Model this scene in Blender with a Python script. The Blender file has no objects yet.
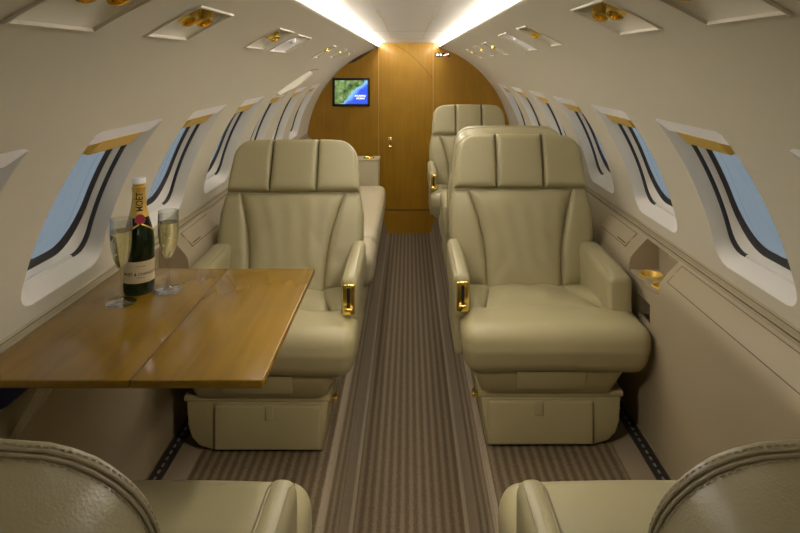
import bpy, bmesh, math, random
from mathutils import Vector, Matrix
random.seed(4)
S = bpy.context.scene
C = S.collection
R_ = math.radians
RC, ZC = 0.94, 0.623          # cabin liner: radius and height of its axis above the raised floor
YB = 5.52                     # forward bulkhead
YA = -3.2                    # aft bulkhead, behind the viewer
AISLE = -0.186

# ------------------------------------------------------------------ materials
def mat(name, col, rough=.5, metal=0, spec=.5, trans=0, ior=1.45, coat=0, emit=None, es=0, bump=None, var=None):
    m = bpy.data.materials.new(name); m.use_nodes = True
    nt = m.node_tree; b = nt.nodes['Principled BSDF']
    b.inputs['Base Color'].default_value = (*col, 1)
    b.inputs['Roughness'].default_value = rough
    b.inputs['Metallic'].default_value = metal
    b.inputs['Specular IOR Level'].default_value = spec
    b.inputs['Transmission Weight'].default_value = trans
    b.inputs['IOR'].default_value = ior
    b.inputs['Coat Weight'].default_value = coat
    b.inputs['Coat Roughness'].default_value = .06
    if emit:
        b.inputs['Emission Color'].default_value = (*emit, 1)
        b.inputs['Emission Strength'].default_value = es
    tc = nt.nodes.new('ShaderNodeTexCoord')
    if bump:
        n = nt.nodes.new('ShaderNodeTexNoise'); n.inputs['Scale'].default_value = bump[0]; n.inputs['Detail'].default_value = 4
        bp = nt.nodes.new('ShaderNodeBump'); bp.inputs['Strength'].default_value = bump[1]; bp.inputs['Distance'].default_value = bump[2]
        nt.links.new(tc.outputs['Object'], n.inputs['Vector']); nt.links.new(n.outputs['Fac'], bp.inputs['Height'])
        nt.links.new(bp.outputs['Normal'], b.inputs['Normal'])
    if var:
        n = nt.nodes.new('ShaderNodeTexNoise'); n.inputs['Scale'].default_value = var[0]; n.inputs['Detail'].default_value = 3
        mx = nt.nodes.new('ShaderNodeMix'); mx.data_type = 'RGBA'
        mx.inputs['A'].default_value = (*col, 1); mx.inputs['B'].default_value = (*var[1], 1)
        nt.links.new(tc.outputs['Object'], n.inputs['Vector']); nt.links.new(n.outputs['Fac'], mx.inputs['Factor'])
        nt.links.new(mx.outputs['Result'], b.inputs['Base Color'])
    return m

def leather(name, col, col2):
    m = mat(name, col, rough=.36, spec=.5, var=(7, col2))
    nt = m.node_tree; b = nt.nodes['Principled BSDF']
    tc = nt.nodes.new('ShaderNodeTexCoord')
    v = nt.nodes.new('ShaderNodeTexVoronoi'); v.inputs['Scale'].default_value = 420
    n = nt.nodes.new('ShaderNodeTexNoise'); n.inputs['Scale'].default_value = 14; n.inputs['Detail'].default_value = 6
    ad = nt.nodes.new('ShaderNodeMath'); ad.operation = 'MULTIPLY_ADD'; ad.inputs[1].default_value = .10
    bp = nt.nodes.new('ShaderNodeBump'); bp.inputs['Strength'].default_value = .3; bp.inputs['Distance'].default_value = .004
    nt.links.new(tc.outputs['Object'], v.inputs['Vector']); nt.links.new(tc.outputs['Object'], n.inputs['Vector'])
    nt.links.new(v.outputs['Distance'], ad.inputs[0]); nt.links.new(n.outputs['Fac'], ad.inputs[2])
    nt.links.new(ad.outputs[0], bp.inputs['Height']); nt.links.new(bp.outputs['Normal'], b.inputs['Normal'])
    return m

def wood(name, a, bcol, axis, rough=.3, coat=.5, scale=1.0):
    m = mat(name, a, rough=rough, coat=coat)
    nt = m.node_tree; b = nt.nodes['Principled BSDF']
    tc = nt.nodes.new('ShaderNodeTexCoord'); mp = nt.nodes.new('ShaderNodeMapping')
    sc = [34 * scale] * 3; sc[axis] = 2.2 * scale
    mp.inputs['Scale'].default_value = sc
    n = nt.nodes.new('ShaderNodeTexNoise'); n.inputs['Scale'].default_value = 1; n.inputs['Detail'].default_value = 6; n.inputs['Distortion'].default_value = .8
    n2 = nt.nodes.new('ShaderNodeTexNoise'); n2.inputs['Scale'].default_value = 5 * scale; n2.inputs['Detail'].default_value = 3
    ad = nt.nodes.new('ShaderNodeMath'); ad.operation = 'MULTIPLY_ADD'; ad.inputs[1].default_value = .55
    ml = nt.nodes.new('ShaderNodeMath'); ml.operation = 'MULTIPLY'; ml.inputs[1].default_value = .5
    cr = nt.nodes.new('ShaderNodeValToRGB')
    cr.color_ramp.elements[0].position = .3; cr.color_ramp.elements[0].color = (*bcol, 1)
    cr.color_ramp.elements[1].position = .75; cr.color_ramp.elements[1].color = (*a, 1)
    L = nt.links.new
    L(tc.outputs['Object'], mp.inputs['Vector']); L(mp.outputs['Vector'], n.inputs['Vector']); L(tc.outputs['Object'], n2.inputs['Vector'])
    L(n2.outputs['Fac'], ml.inputs[0]); L(n.outputs['Fac'], ad.inputs[0]); L(ml.outputs[0], ad.inputs[2])
    L(ad.outputs[0], cr.inputs['Fac']); L(cr.outputs['Color'], b.inputs['Base Color'])
    return m

def carpet(name, a, bcol, pitch):
    m = mat(name, a, rough=.95, spec=.1)
    nt = m.node_tree; b = nt.nodes['Principled BSDF']; L = nt.links.new
    tc = nt.nodes.new('ShaderNodeTexCoord'); sp = nt.nodes.new('ShaderNodeSeparateXYZ')
    mu = nt.nodes.new('ShaderNodeMath'); mu.operation = 'MULTIPLY'; mu.inputs[1].default_value = 2 * math.pi / pitch
    sn = nt.nodes.new('ShaderNodeMath'); sn.operation = 'SINE'
    n = nt.nodes.new('ShaderNodeTexNoise'); n.inputs['Scale'].default_value = 160; n.inputs['Detail'].default_value = 4
    ma = nt.nodes.new('ShaderNodeMath'); ma.operation = 'MULTIPLY_ADD'; ma.inputs[1].default_value = .42
    nm = nt.nodes.new('ShaderNodeMath'); nm.operation = 'MULTIPLY_ADD'; nm.inputs[1].default_value = 1.5; nm.inputs[2].default_value = -.25
    cr = nt.nodes.new('ShaderNodeValToRGB')
    cr.color_ramp.elements[0].position = .15; cr.color_ramp.elements[0].color = (*bcol, 1)
    cr.color_ramp.elements[1].position = .85; cr.color_ramp.elements[1].color = (*a, 1)
    bp = nt.nodes.new('ShaderNodeBump'); bp.inputs['Strength'].default_value = .5; bp.inputs['Distance'].default_value = .004
    L(tc.outputs['Object'], sp.inputs[0]); L(sp.outputs['X'], mu.inputs[0]); L(mu.outputs[0], sn.inputs[0])
    L(tc.outputs['Object'], n.inputs['Vector']); L(n.outputs['Fac'], nm.inputs[0])
    L(sn.outputs[0], ma.inputs[0]); L(nm.outputs[0], ma.inputs[2]); L(ma.outputs[0], cr.inputs['Fac'])
    L(cr.outputs['Color'], b.inputs['Base Color']); L(ma.outputs[0], bp.inputs['Height']); L(bp.outputs['Normal'], b.inputs['Normal'])
    return m

M = {}
M['liner'] = mat('liner_cream', (.60, .555, .44), .55, bump=(500, .08, .001), var=(3, (.58, .535, .42)))
M['ceil'] = mat('ceiling_pale', (.66, .63, .58), .6)
M['lower'] = mat('sidewall_tan_leather', (.40, .335, .22), .5, bump=(300, .15, .001), var=(5, (.38, .315, .20)))
M['lid'] = mat('lid_tan', (.41, .345, .225), .5, bump=(300, .15, .001))
M['rail'] = mat('rail_tan', (.42, .36, .235), .4)
M['seam'] = mat('dark_seam', (.10, .08, .05), .7)
M['leather'] = leather('cream_leather', (.395, .352, .197), (.365, .322, .178))
M['leather_seam'] = mat('leather_seam', (.36, .31, .19), .6)
M['gasket'] = mat('black_rubber', (.025, .025, .03), .45)
M['plastic'] = mat('white_plastic', (.92, .90, .92), .35)  # on the window shade housings this white paints in the light
M['reveal'] = mat('window_surround', (.74, .71, .64), .5)
M['cupgold'] = mat('cup_gold', (.85, .60, .14), .4, metal=.4)
M['gold'] = mat('polished_gold', (.95, .72, .20), .2, metal=1)
M['satin_gold'] = mat('satin_gold', (.80, .56, .13), .45, metal=.6)
M['black'] = mat('black', (.01, .01, .01), .4)
M['wood'] = wood('golden_veneer', (.38, .205, .010), (.27, .13, .006), 2, coat=.2, rough=.35)
M['table'] = wood('table_veneer', (.26, .145, .008), (.17, .09, .005), 1, rough=.22, coat=.25)
M['gap_shade'] = wood('painted_gap_shade', (.06, .03, .012), (.03, .015, .006), 2)  # dark brown stands in for shade in the bulkhead gap
M['woodseam'] = mat('wood_seam', (.10, .045, .01), .6)
M['woodtrim'] = mat('wood_trim', (.50, .30, .10), .3)
M['carpet'] = carpet('ribbed_carpet', (.185, .145, .092), (.105, .077, .045), .031)
M['carpetside'] = carpet('ribbed_riser_carpet', (.27, .22, .15), (.18, .14, .09), .0135)
M['carpetplain'] = mat('plain_carpet', (.31, .255, .18), .95, spec=.1, bump=(400, .6, .004), var=(120, (.25, .20, .14)))
M['track'] = mat('track_metal', (.05, .045, .04), .5, metal=.5)
M['trackpin'] = mat('track_pin', (.35, .35, .36), .4, metal=.7)
M['navy'] = mat('navy_felt', (.01, .014, .06), .8)
M['stitch'] = mat('stitch_thread', (.42, .37, .24), .7)
M['cove'] = mat('cove_light', (1, 1, 1), .5, emit=(1, .94, .88), es=19)
M['red'] = mat('red_seal', (.30, .012, .03), .4)
M['label'] = mat('paper_label', (.62, .52, .33), .6)
M['ink'] = mat('ink', (.02, .015, .012), .6)
M['cork'] = mat('white_cap', (.85, .84, .82), .35)
M['foil'] = mat('gold_foil', (.72, .46, .10), .38, metal=.85, bump=(90, .5, .002))
M['bottle'] = mat('green_glass', (.006, .02, .003), .03, trans=.9, ior=1.45)
def thin_glass():
    m = bpy.data.materials.new('clear_glass'); m.use_nodes = True
    nt = m.node_tree; nt.nodes.clear(); L = nt.links.new
    o = nt.nodes.new('ShaderNodeOutputMaterial'); mx = nt.nodes.new('ShaderNodeMixShader')
    t = nt.nodes.new('ShaderNodeBsdfTransparent'); g = nt.nodes.new('ShaderNodeBsdfGlossy'); f = nt.nodes.new('ShaderNodeLayerWeight')
    p = nt.nodes.new('ShaderNodeMath'); p.operation = 'POWER'; p.inputs[1].default_value = 1.4
    q = nt.nodes.new('ShaderNodeMath'); q.operation = 'MULTIPLY_ADD'; q.inputs[1].default_value = .8; q.inputs[2].default_value = .07
    t.inputs['Color'].default_value = (.96, .97, .96, 1); g.inputs['Roughness'].default_value = .02
    L(f.outputs['Facing'], p.inputs[0]); L(p.outputs[0], q.inputs[0]); L(q.outputs[0], mx.inputs[0])
    L(t.outputs[0], mx.inputs[1]); L(g.outputs[0], mx.inputs[2]); L(mx.outputs[0], o.inputs['Surface'])
    return m
M['glass'] = thin_glass()
M['wine'] = mat('champagne_wine', (.93, .86, .52), .0, trans=1, ior=1.33)
M['cushion_tan'] = leather('couch_leather', (.50, .44, .29), (.46, .40, .26))

def pane_mat():
    m = bpy.data.materials.new('window_acrylic'); m.use_nodes = True
    nt = m.node_tree; nt.nodes.clear()
    o = nt.nodes.new('ShaderNodeOutputMaterial'); mx = nt.nodes.new('ShaderNodeMixShader')
    t = nt.nodes.new('ShaderNodeBsdfTransparent'); g = nt.nodes.new('ShaderNodeBsdfGlossy'); f = nt.nodes.new('ShaderNodeValue')
    t.inputs['Color'].default_value = (.93, .95, .96, 1); g.inputs['Roughness'].default_value = .02; f.outputs[0].default_value = .04
    nt.links.new(f.outputs[0], mx.inputs[0]); nt.links.new(t.outputs[0], mx.inputs[1]); nt.links.new(g.outputs[0], mx.inputs[2])
    nt.links.new(mx.outputs[0], o.inputs['Surface'])
    return m
M['pane'] = pane_mat()

def map_mat():
    m = mat('moving_map', (.02, .02, .02), .3)
    nt = m.node_tree; b = nt.nodes['Principled BSDF']; L = nt.links.new
    tc = nt.nodes.new('ShaderNodeTexCoord'); sp = nt.nodes.new('ShaderNodeSeparateXYZ')
    L(tc.outputs['Object'], sp.inputs[0])
    n = nt.nodes.new('ShaderNodeTexNoise'); n.inputs['Scale'].default_value = 16; n.inputs['Detail'].default_value = 6
    L(tc.outputs['Object'], n.inputs['Vector'])
    # coast: sea where x*0.75 - z + noise is large
    a = nt.nodes.new('ShaderNodeMath'); a.operation = 'MULTIPLY_ADD'; a.inputs[1].default_value = .95
    sz = nt.nodes.new('ShaderNodeMath'); sz.operation = 'MULTIPLY'; sz.inputs[1].default_value = -1
    L(sp.outputs['Z'], sz.inputs[0]); L(sp.outputs['X'], a.inputs[0]); L(sz.outputs[0], a.inputs[2])
    nn = nt.nodes.new('ShaderNodeMath'); nn.operation = 'MULTIPLY_ADD'; nn.inputs[1].default_value = .10
    L(n.outputs['Fac'], nn.inputs[0]); L(a.outputs[0], nn.inputs[2])
    sea = nt.nodes.new('ShaderNodeValToRGB'); e = sea.color_ramp.elements
    e[0].position = .065; e[0].color = (0, 0, 0, 1); e[1].position = .075; e[1].color = (1, 1, 1, 1)
    L(nn.outputs[0], sea.inputs['Fac'])
    deep = nt.nodes.new('ShaderNodeValToRGB'); d = deep.color_ramp.elements
    d[0].position = .075; d[0].color = (.25, .55, .85, 1); d[1].position = .13; d[1].color = (.03, .09, .75, 1)
    L(nn.outputs[0], deep.inputs['Fac'])
    land = nt.nodes.new('ShaderNodeValToRGB'); l = land.color_ramp.elements
    l[0].position = .36; l[0].color = (.015, .06, .015, 1); l[1].position = .60; l[1].color = (.22, .33, .10, 1)
    k = land.color_ramp.elements.new(.68); k.color = (.3, .5, .7, 1)
    n2 = nt.nodes.new('ShaderNodeTexNoise'); n2.inputs['Scale'].default_value = 22; n2.inputs['Detail'].default_value = 8
    L(tc.outputs['Object'], n2.inputs['Vector']); L(n2.outputs['Fac'], land.inputs['Fac'])
    mx = nt.nodes.new('ShaderNodeMix'); mx.data_type = 'RGBA'
    L(sea.outputs['Color'], mx.inputs['Factor']); L(land.outputs['Color'], mx.inputs['A']); L(deep.outputs['Color'], mx.inputs['B'])
    L(mx.outputs['Result'], b.inputs['Emission Color']); b.inputs['Emission Strength'].default_value = .8
    return m
M['map'] = map_mat()
M['glyph_white'] = mat('lit_white', (.8, .8, .8), .4, emit=(1, .95, .9), es=1.6)
M['glyph_red'] = mat('lit_red', (.6, .05, .03), .4, emit=(1, .08, .05), es=1.0)

# ------------------------------------------------------------------ mesh helpers
class MB:
    def __init__(s, sx=1): s.b = bmesh.new(); s.sx = sx; s.smooth = True
    def v(s, p): return s.b.verts.new((p[0] * s.sx, p[1], p[2]))
    def f(s, vs, mi=0):
        try:
            f = s.b.faces.new(vs); f.material_index = mi; return f
        except ValueError: return None
    def grid(s, fn, nu, nv, closeu=False, mi=0, us=None, vs=None):
        us = us or [i / nu for i in range(nu + (0 if closeu else 1))]
        vs = vs or [j / nv for j in range(nv + 1)]
        g = [[s.v(fn(u, w)) for w in vs] for u in us]
        n = len(us)
        for i in range(n if closeu else n - 1):
            for j in range(len(vs) - 1):
                s.f([g[i][j], g[(i + 1) % n][j], g[(i + 1) % n][j + 1], g[i][j + 1]], mi)
        return g
    def loops(s, ls, cap0=False, cap1=False, mi=0, closed=True):
        g = [[s.v(p) for p in l] for l in ls]
        n = len(g[0])
        for a, b in zip(g[:-1], g[1:]):
            for i in range(n if closed else n - 1):
                s.f([a[i], a[(i + 1) % n], b[(i + 1) % n], b[i]], mi)
        if cap0: s.f(g[0][::-1], mi)
        if cap1: s.f(g[-1], mi)
        return g
    def soft(s, c, size, r, n=6, puff=(0, 0, 0), tf=None, m=3):
        """rounded box with soft bulging faces"""
        hx, hy, hz = [a / 2 for a in size]
        r = min(r, hx * .98, hy * .98, hz * .98)
        def ax(h):
            e = [-h + r * (1 - math.cos(math.pi / 2 * i / m)) for i in range(m)]
            mid = [-(h - r) + 2 * (h - r) * i / n for i in range(n + 1)]
            return e + mid + [-x for x in e[::-1]]
        X, Y, Z = ax(hx), ax(hy), ax(hz)
        cache = {}
        def P(i, j, k):
            key = (i, j, k)
            if key in cache: return cache[key]
            p = Vector((X[i], Y[j], Z[k]))
            q = Vector((max(-hx + r, min(hx - r, p.x)), max(-hy + r, min(hy - r, p.y)), max(-hz + r, min(hz - r, p.z))))
            d = p - q
            o = q + (d.normalized() * r if d.length > 1e-9 else Vector())
            a, b, cc = o.x / hx, o.y / hy, o.z / hz
            o.x += math.copysign(puff[0], a) * abs(a) ** 3 * (1 - b * b) * (1 - cc * cc)
            o.y += math.copysign(puff[1], b) * abs(b) ** 3 * (1 - a * a) * (1 - cc * cc)
            o.z += math.copysign(puff[2], cc) * abs(cc) ** 3 * (1 - b * b) * (1 - a * a)
            o += Vector(c)
            if tf: o = Vector(tf(o))
            cache[key] = s.v(o); return cache[key]
        nx, ny, nz = len(X) - 1, len(Y) - 1, len(Z) - 1
        for i in range(nx):
            for j in range(ny):
                s.f([P(i, j, 0), P(i, j + 1, 0), P(i + 1, j + 1, 0), P(i + 1, j, 0)])
                s.f([P(i, j, nz), P(i + 1, j, nz), P(i + 1, j + 1, nz), P(i, j + 1, nz)])
        for i in range(nx):
            for k in range(nz):
                s.f([P(i, 0, k), P(i + 1, 0, k), P(i + 1, 0, k + 1), P(i, 0, k + 1)])
                s.f([P(i, ny, k), P(i, ny, k + 1), P(i + 1, ny, k + 1), P(i + 1, ny, k)])
        for j in range(ny):
            for k in range(nz):
                s.f([P(0, j, k), P(0, j, k + 1), P(0, j + 1, k + 1), P(0, j + 1, k)])
                s.f([P(nx, j, k), P(nx, j + 1, k), P(nx, j + 1, k + 1), P(nx, j, k + 1)])
        return s
    def box(s, lo, hi, r=.003, seg=2, tf=None):
        c = [(a + b) / 2 for a, b in zip(lo, hi)]; size = [abs(b - a) for a, b in zip(lo, hi)]
        return s.soft(c, size, r, n=1, tf=tf, m=max(1, seg))
    def prism(s, poly, y0, y1, r=0, mi=0):
        """polygon in x,z drawn out along y (closed, capped)"""
        if r:
            cx = sum(p[0] for p in poly) / len(poly); cz = sum(p[1] for p in poly) / len(poly)
            def sh(p): 
                d = Vector((p[0] - cx, p[1] - cz)); L = d.length; k = (L - r) / L
                return (cx + d.x * k, cz + d.y * k)
            ins = [sh(p) for p in poly]
            sg = 1 if y1 > y0 else -1
            ls = [[(x, y0, z) for x, z in ins], [(x, y0 + sg * r * .3, z) for x, z in [((a[0] * .3 + b[0] * .7), (a[1] * .3 + b[1] * .7)) for a, b in zip(ins, poly)]], [(x, y0 + sg * r, z) for x, z in poly],
                  [(x, y1 - sg * r, z) for x, z in poly], [(x, y1, z) for x, z in ins]]
        else:
            ls = [[(x, y0, z) for x, z in poly], [(x, y1, z) for x, z in poly]]
        s.loops(ls, True, True, mi); return s
    def lathe(s, prof, c=(0, 0, 0), n=32, tf=None, cap=True, mi=0):
        ls = []
        for r, z in prof:
            l = []
            for i in range(n):
                a = 2 * math.pi * i / n
                p = Vector((c[0] + r * math.cos(a), c[1] + r * math.sin(a), c[2] + z))
                if tf: p = Vector(tf(p))
                l.append(p)
            ls.append(l)
        s.loops(ls, cap, cap, mi); return s
    def tube(s, pts, r, n=8, closed=False):
        pts = [Vector(p) for p in pts]; N = len(pts); ls = []
        up = None
        for i, p in enumerate(pts):
            a = pts[(i - 1) % N] if (closed or i > 0) else p
            b = pts[(i + 1) % N] if (closed or i < N - 1) else p
            t = (b - a).normalized()
            if up is None: up = Vector((0, 0, 1)) if abs(t.z) < .9 else Vector((1, 0, 0))
            sd = t.cross(up).normalized(); up = sd.cross(t).normalized()
            ls.append([p + (sd * math.cos(2 * math.pi * k / n) + up * math.sin(2 * math.pi * k / n)) * r for k in range(n)])
        if closed: ls.append(ls[0]); s.loops(ls); bmesh.ops.remove_doubles(s.b, verts=s.b.verts, dist=1e-6)
        else: s.loops(ls, True, True)
        return s
    def pad(s, P, D, t, tb=.02, nu=22, nv=22, n=4, e=.5, extra=None, cl=True):
        """upholstered pad: outline patch P(u,v) puffed along D"""
        def sp(k): return [(1 - math.cos(math.pi * i / k)) / 2 for i in range(k + 1)] if cl else [i / k for i in range(k + 1)]
        us, vs = sp(nu), sp(nv)
        def h(u, w):
            a, b = abs(2 * u - 1), abs(2 * w - 1)
            return max(0, (1 - a ** n) * (1 - b ** n)) ** e
        D = Vector(D)
        def fr(u, w): return Vector(P(u, w)) + D * (t * h(u, w) + (extra(u, w) if extra else 0) * h(u, w))
        def bk(u, w): return Vector(P(u, w)) - D * tb * h(u, w)
        s.grid(fr, 0, 0, us=us, vs=vs); s.grid(bk, 0, 0, us=us, vs=vs)
        bmesh.ops.remove_doubles(s.b, verts=s.b.verts, dist=1e-6)
        return s
    def build(s, name, m, parent=None, smooth=True, angle=40):
        b = s.b
        bmesh.ops.recalc_face_normals(b, faces=b.faces)
        me = bpy.data.meshes.new(name)
        if smooth:
            for f in b.faces: f.smooth = True
            ca = R_(angle)
            for e in b.edges:
                if len(e.link_faces) == 2 and e.calc_face_angle(0) > ca: e.smooth = False
        b.to_mesh(me); b.free()
        for x in (m if isinstance(m, (list, tuple)) else [m]): me.materials.append(x)
        o = bpy.data.objects.new(name, me); C.objects.link(o)
        if parent is not None: o.parent = parent
        return o

def tag(o, label=None, cat=None, group=None, kind=None):
    if label: o['label'] = label
    if cat: o['category'] = cat
    if group: o['group'] = group
    if kind: o['kind'] = kind
    return o
def empty(name, loc=(0, 0, 0), rz=0):
    o = bpy.data.objects.new(name, None); C.objects.link(o); o.location = loc; o.rotation_euler = (0, 0, rz); o.empty_display_size = .1
    return o

def cyl(sd, y, th, r=RC):      # point on the cabin barrel; sd = -1 left, +1 right; th degrees above the axis
    return Vector((sd * r * math.cos(R_(th)), y, ZC + r * math.sin(R_(th))))

def text_pts(body, size, ax='CENTER', bold=0.):
    cu = bpy.data.curves.new('lettering', 'FONT'); cu.body = body; cu.size = size; cu.align_x = ax; cu.align_y = 'CENTER'
    cu.resolution_u = 3; cu.offset = bold
    o = bpy.data.objects.new('lettering', cu); C.objects.link(o)
    dg = bpy.context.evaluated_depsgraph_get(); dg.update()
    me = o.evaluated_get(dg).to_mesh()
    vs = [v.co.copy() for v in me.vertices]; fs = [tuple(p.vertices) for p in me.polygons]
    o.evaluated_get(dg).to_mesh_clear()
    bpy.data.objects.remove(o); bpy.data.curves.remove(cu)
    return vs, fs
def text_mb(mb, body, size, tf, bold=0.):
    vs, fs = text_pts(body, size, bold=bold)
    t = bmesh.new(); tv_ = [t.verts.new(p) for p in vs]
    for f in fs:
        try: t.faces.new([tv_[i] for i in f])
        except ValueError: pass
    bmesh.ops.triangulate(t, faces=t.faces[:])
    for _ in range(4):
        lg = [e for e in t.edges if e.calc_length() > size * .14]
        if not lg: break
        bmesh.ops.subdivide_edges(t, edges=lg, cuts=1); bmesh.ops.triangulate(t, faces=[f for f in t.faces if len(f.verts) > 3])
    t.verts.index_update(); vs = [v.co.copy() for v in t.verts]; fs = [[v.index for v in f.verts] for f in t.faces]; t.free()
    bv = [mb.v(tf(p)) for p in vs]
    for f in fs: mb.f([bv[i] for i in f])
    return mb

# ------------------------------------------------------------------ cabin shell
TH0, TH1, TH2 = 5.5, 42.0, 72.7
WIN = [.975 + .635 * k for k in range(-1, 7)]
WIN = [1.612 + .635 * k for k in range(-1, 6)]
WT0, WT1, WHW = 9.5, 38.5, .192

def rr_sdf(y, s, hw, hh, rb, rt):
    r = rb if s < 0 else rt
    qx, qy = abs(y) - hw + r, abs(s) - hh + r
    return math.hypot(max(qx, 0), max(qy, 0)) + min(max(qx, qy), 0) - r
def win_loop(dirs, hw, t0, t1, rb, rt):
    """points (y, th) of a rounded-rectangle opening along the given directions"""
    sc = (t0 + t1) / 2; hh = R_(t1 - t0) * RC / 2; out = []
    for dy, ds in dirs:
        lo, hi = 0, 2.0
        for _ in range(40):
            md = (lo + hi) / 2
            if rr_sdf(dy * md, ds * md, hw, hh, rb, rt) < 0: lo = md
            else: hi = md
        out.append((dy * lo, sc + math.degrees(ds * lo / RC)))
    return out
def rect_bound(hw, t0, t1, tc, n=18):
    s0, s1 = R_(t0 - tc) * RC, R_(t1 - tc) * RC
    p = []
    for i in range(n): p.append((-hw + 2 * hw * i / n, s0))
    for i in range(n): p.append((hw, s0 + (s1 - s0) * i / n))
    for i in range(n): p.append((hw - 2 * hw * i / n, s1))
    for i in range(n): p.append((-hw, s1 - (s1 - s0) * i / n))
    return p
WTC = (WT0 + WT1) / 2
PB = rect_bound(.3175, TH0, TH1, WTC)
# extra directions so that the opening corners are crisp
hh0 = R_(WT1 - WT0) * RC / 2

PANELS = {-1: [(.735, .935, 58.4, 66.5, 'big'), (1.12, 1.318, 58.6, 65.4, 'pair'), (1.81, 2.03, 58.3, 65.3, 'gasper'), (2.14, 2.43, 57.8, 64.9, 'lamp'),
               (3.20, 3.38, 56.6, 64.0, 'slim'), (3.82, 3.98, 57.2, 63.8, 'slim'), (4.42, 4.56, 57.2, 63.5, 'slim')],
          1: [(.75, .95, 59.8, 67.5, 'big'), (1.12, 1.33, 60.1, 67.2, 'pair'), (1.87, 2.02, 59.4, 67.0, 'gasper'), (2.27, 2.45, 58.8, 66.8, 'lamp'),
              (2.98, 3.16, 58.0, 65.5, 'slim'), (3.50, 3.66, 58.0, 65.0, 'slim'), (4.10, 4.24, 57.6, 64.5, 'slim')]}

for sd, side in ((-1, 'left'), (1, 'right')):
    mb = MB()
    # window band, patch by patch
    y_edges = []
    for wy in WIN:
        dirs = [(p[0], p[1]) for p in PB]
        inner = win_loop(dirs, WHW, WT0, WT1, .055, .008)
        outer = [(p[0], WTC + math.degrees(p[1] / RC)) for p in PB]
        K = 6
        ls = []
        for k in range(K + 1):
            t = (k / K) ** 1.5
            ls.append([cyl(sd, wy + a[0] + (b[0] - a[0]) * t, a[1] + (b[1] - a[1]) * t) for a, b in zip(inner, outer)])
        mb.loops(ls)
    # ends of the band
    for ya, yb in ((YA, WIN[0] - .3175), (WIN[-1] + .3175, YB)):
        mb.grid(lambda u, w: cyl(sd, ya + (yb - ya) * u, TH0 + (TH1 - TH0) * w), 4, 24)
    # upper band with recesses cut for the service panels
    hol = PANELS[sd]
    ys = sorted(set([YA, YB] + [a for h in hol for a in h[:2]]))
    ts = sorted(set([TH1 + (TH2 - TH1) * i / 20 for i in range(21)] + [a for h in hol for a in h[2:4]]))
    cv = {}
    def CV(i, j):
        if (i, j) not in cv: cv[(i, j)] = mb.v(cyl(sd, ys[i], ts[j]))
        return cv[(i, j)]
    for i in range(len(ys) - 1):
        for j in range(len(ts) - 1):
            ym, tm = (ys[i] + ys[i + 1]) / 2, (ts[j] + ts[j + 1]) / 2
            if any(h[0] < ym < h[1] and h[2] < tm < h[3] for h in hol): continue
            mb.f([CV(i, j), CV(i + 1, j), CV(i + 1, j + 1), CV(i, j + 1)])
    # lip that carries the cove light
    e = cyl(sd, 0, TH2)
    prof = [(e.x, e.z), (e.x - sd * .006, e.z + .004), (e.x - sd * .006, e.z + .012), (e.x + sd * .012, e.z + .014)]
    mb.loops([[(x, YA, z) for x, z in prof], [(x, YB, z) for x, z in prof]], closed=False)
    bmesh.ops.remove_doubles(mb.b, verts=mb.b.verts, dist=2e-4)
    w = mb.build('wall_' + side, M['liner'], angle=25)
    tag(w, 'cream curved cabin liner on the %s, pierced by windows' % side, 'wall', kind='structure')

# centre ceiling between the two cove lights
mb = MB()
ex = .94 * math.cos(R_(TH2)); ez = ZC + .94 * math.sin(R_(TH2))
def ceil_z(x): return 1.566 - .002 * (abs(x) / .25) ** 2
xs = [-.262, -.24, -.2, -.15, -.1, -.05, 0, .05, .1, .15, .2, .24, .262]
mb.loops([[(-ex - .014, y, ez + .047)] + [(x, y, ceil_z(x)) for x in xs] + [(ex + .014, y, ez + .047)] for y in (YA, 1, 3, YB)], closed=False)
o = mb.build('ceiling', M['ceil']); tag(o, 'pale flat centre strip of the cabin ceiling', 'ceiling', kind='structure')
# access panel seams in the ceiling
mb = MB()
for y in (3.55, 4.6):
    mb.box((-.23, y - .002, 1.5405), (.23, y + .002, 1.562), .0005, 1, tf=lambda p: (p[0], p[1], ceil_z(p[0]) - .0012 + (p[2] - 1.551) * .05))
for x in (-.12, .1):
    mb.box((x - .0015, 2.2, ceil_z(x) - .0012), (x + .0015, 4.6, ceil_z(x) + .002), .0005, 1)
o = mb.build('trim_1', M['rail'], o); 
for sd, side in ((-1, 'left'), (1, 'right')):
    mb = MB()
    mb.loops([[(sd * (ex + .002), y, ez + .015), (sd * (ex - .002), y, ez + .018), (sd * (ex - .028), y, ez + .044), (sd * (ex + .012), y, ez + .0445), (sd * (ex + .012), y, ez + .016)] for y in (.92, YB - .04)], True, True)
    o = mb.build('cove_light', M['cove'])
    tag(o, 'long white light strip along the %s edge of the ceiling' % side, 'light', 'cove light strips')
    mb = MB()  # added unseen aft strip, frontal fill; gap keeps the near seats dark
    mb.loops([[(sd * (ex + .002), y, ez + .015), (sd * (ex - .002), y, ez + .018), (sd * (ex - .028), y, ez + .044), (sd * (ex + .012), y, ez + .0445), (sd * (ex + .012), y, ez + .016)] for y in (YA + .02, -.85)], True, True)
    o = mb.build('cove_light', M['cove'])
    tag(o, 'added unseen fill light strip of the aft cabin along the %s edge of the ceiling' % side, 'light', 'cove light strips')

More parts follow.
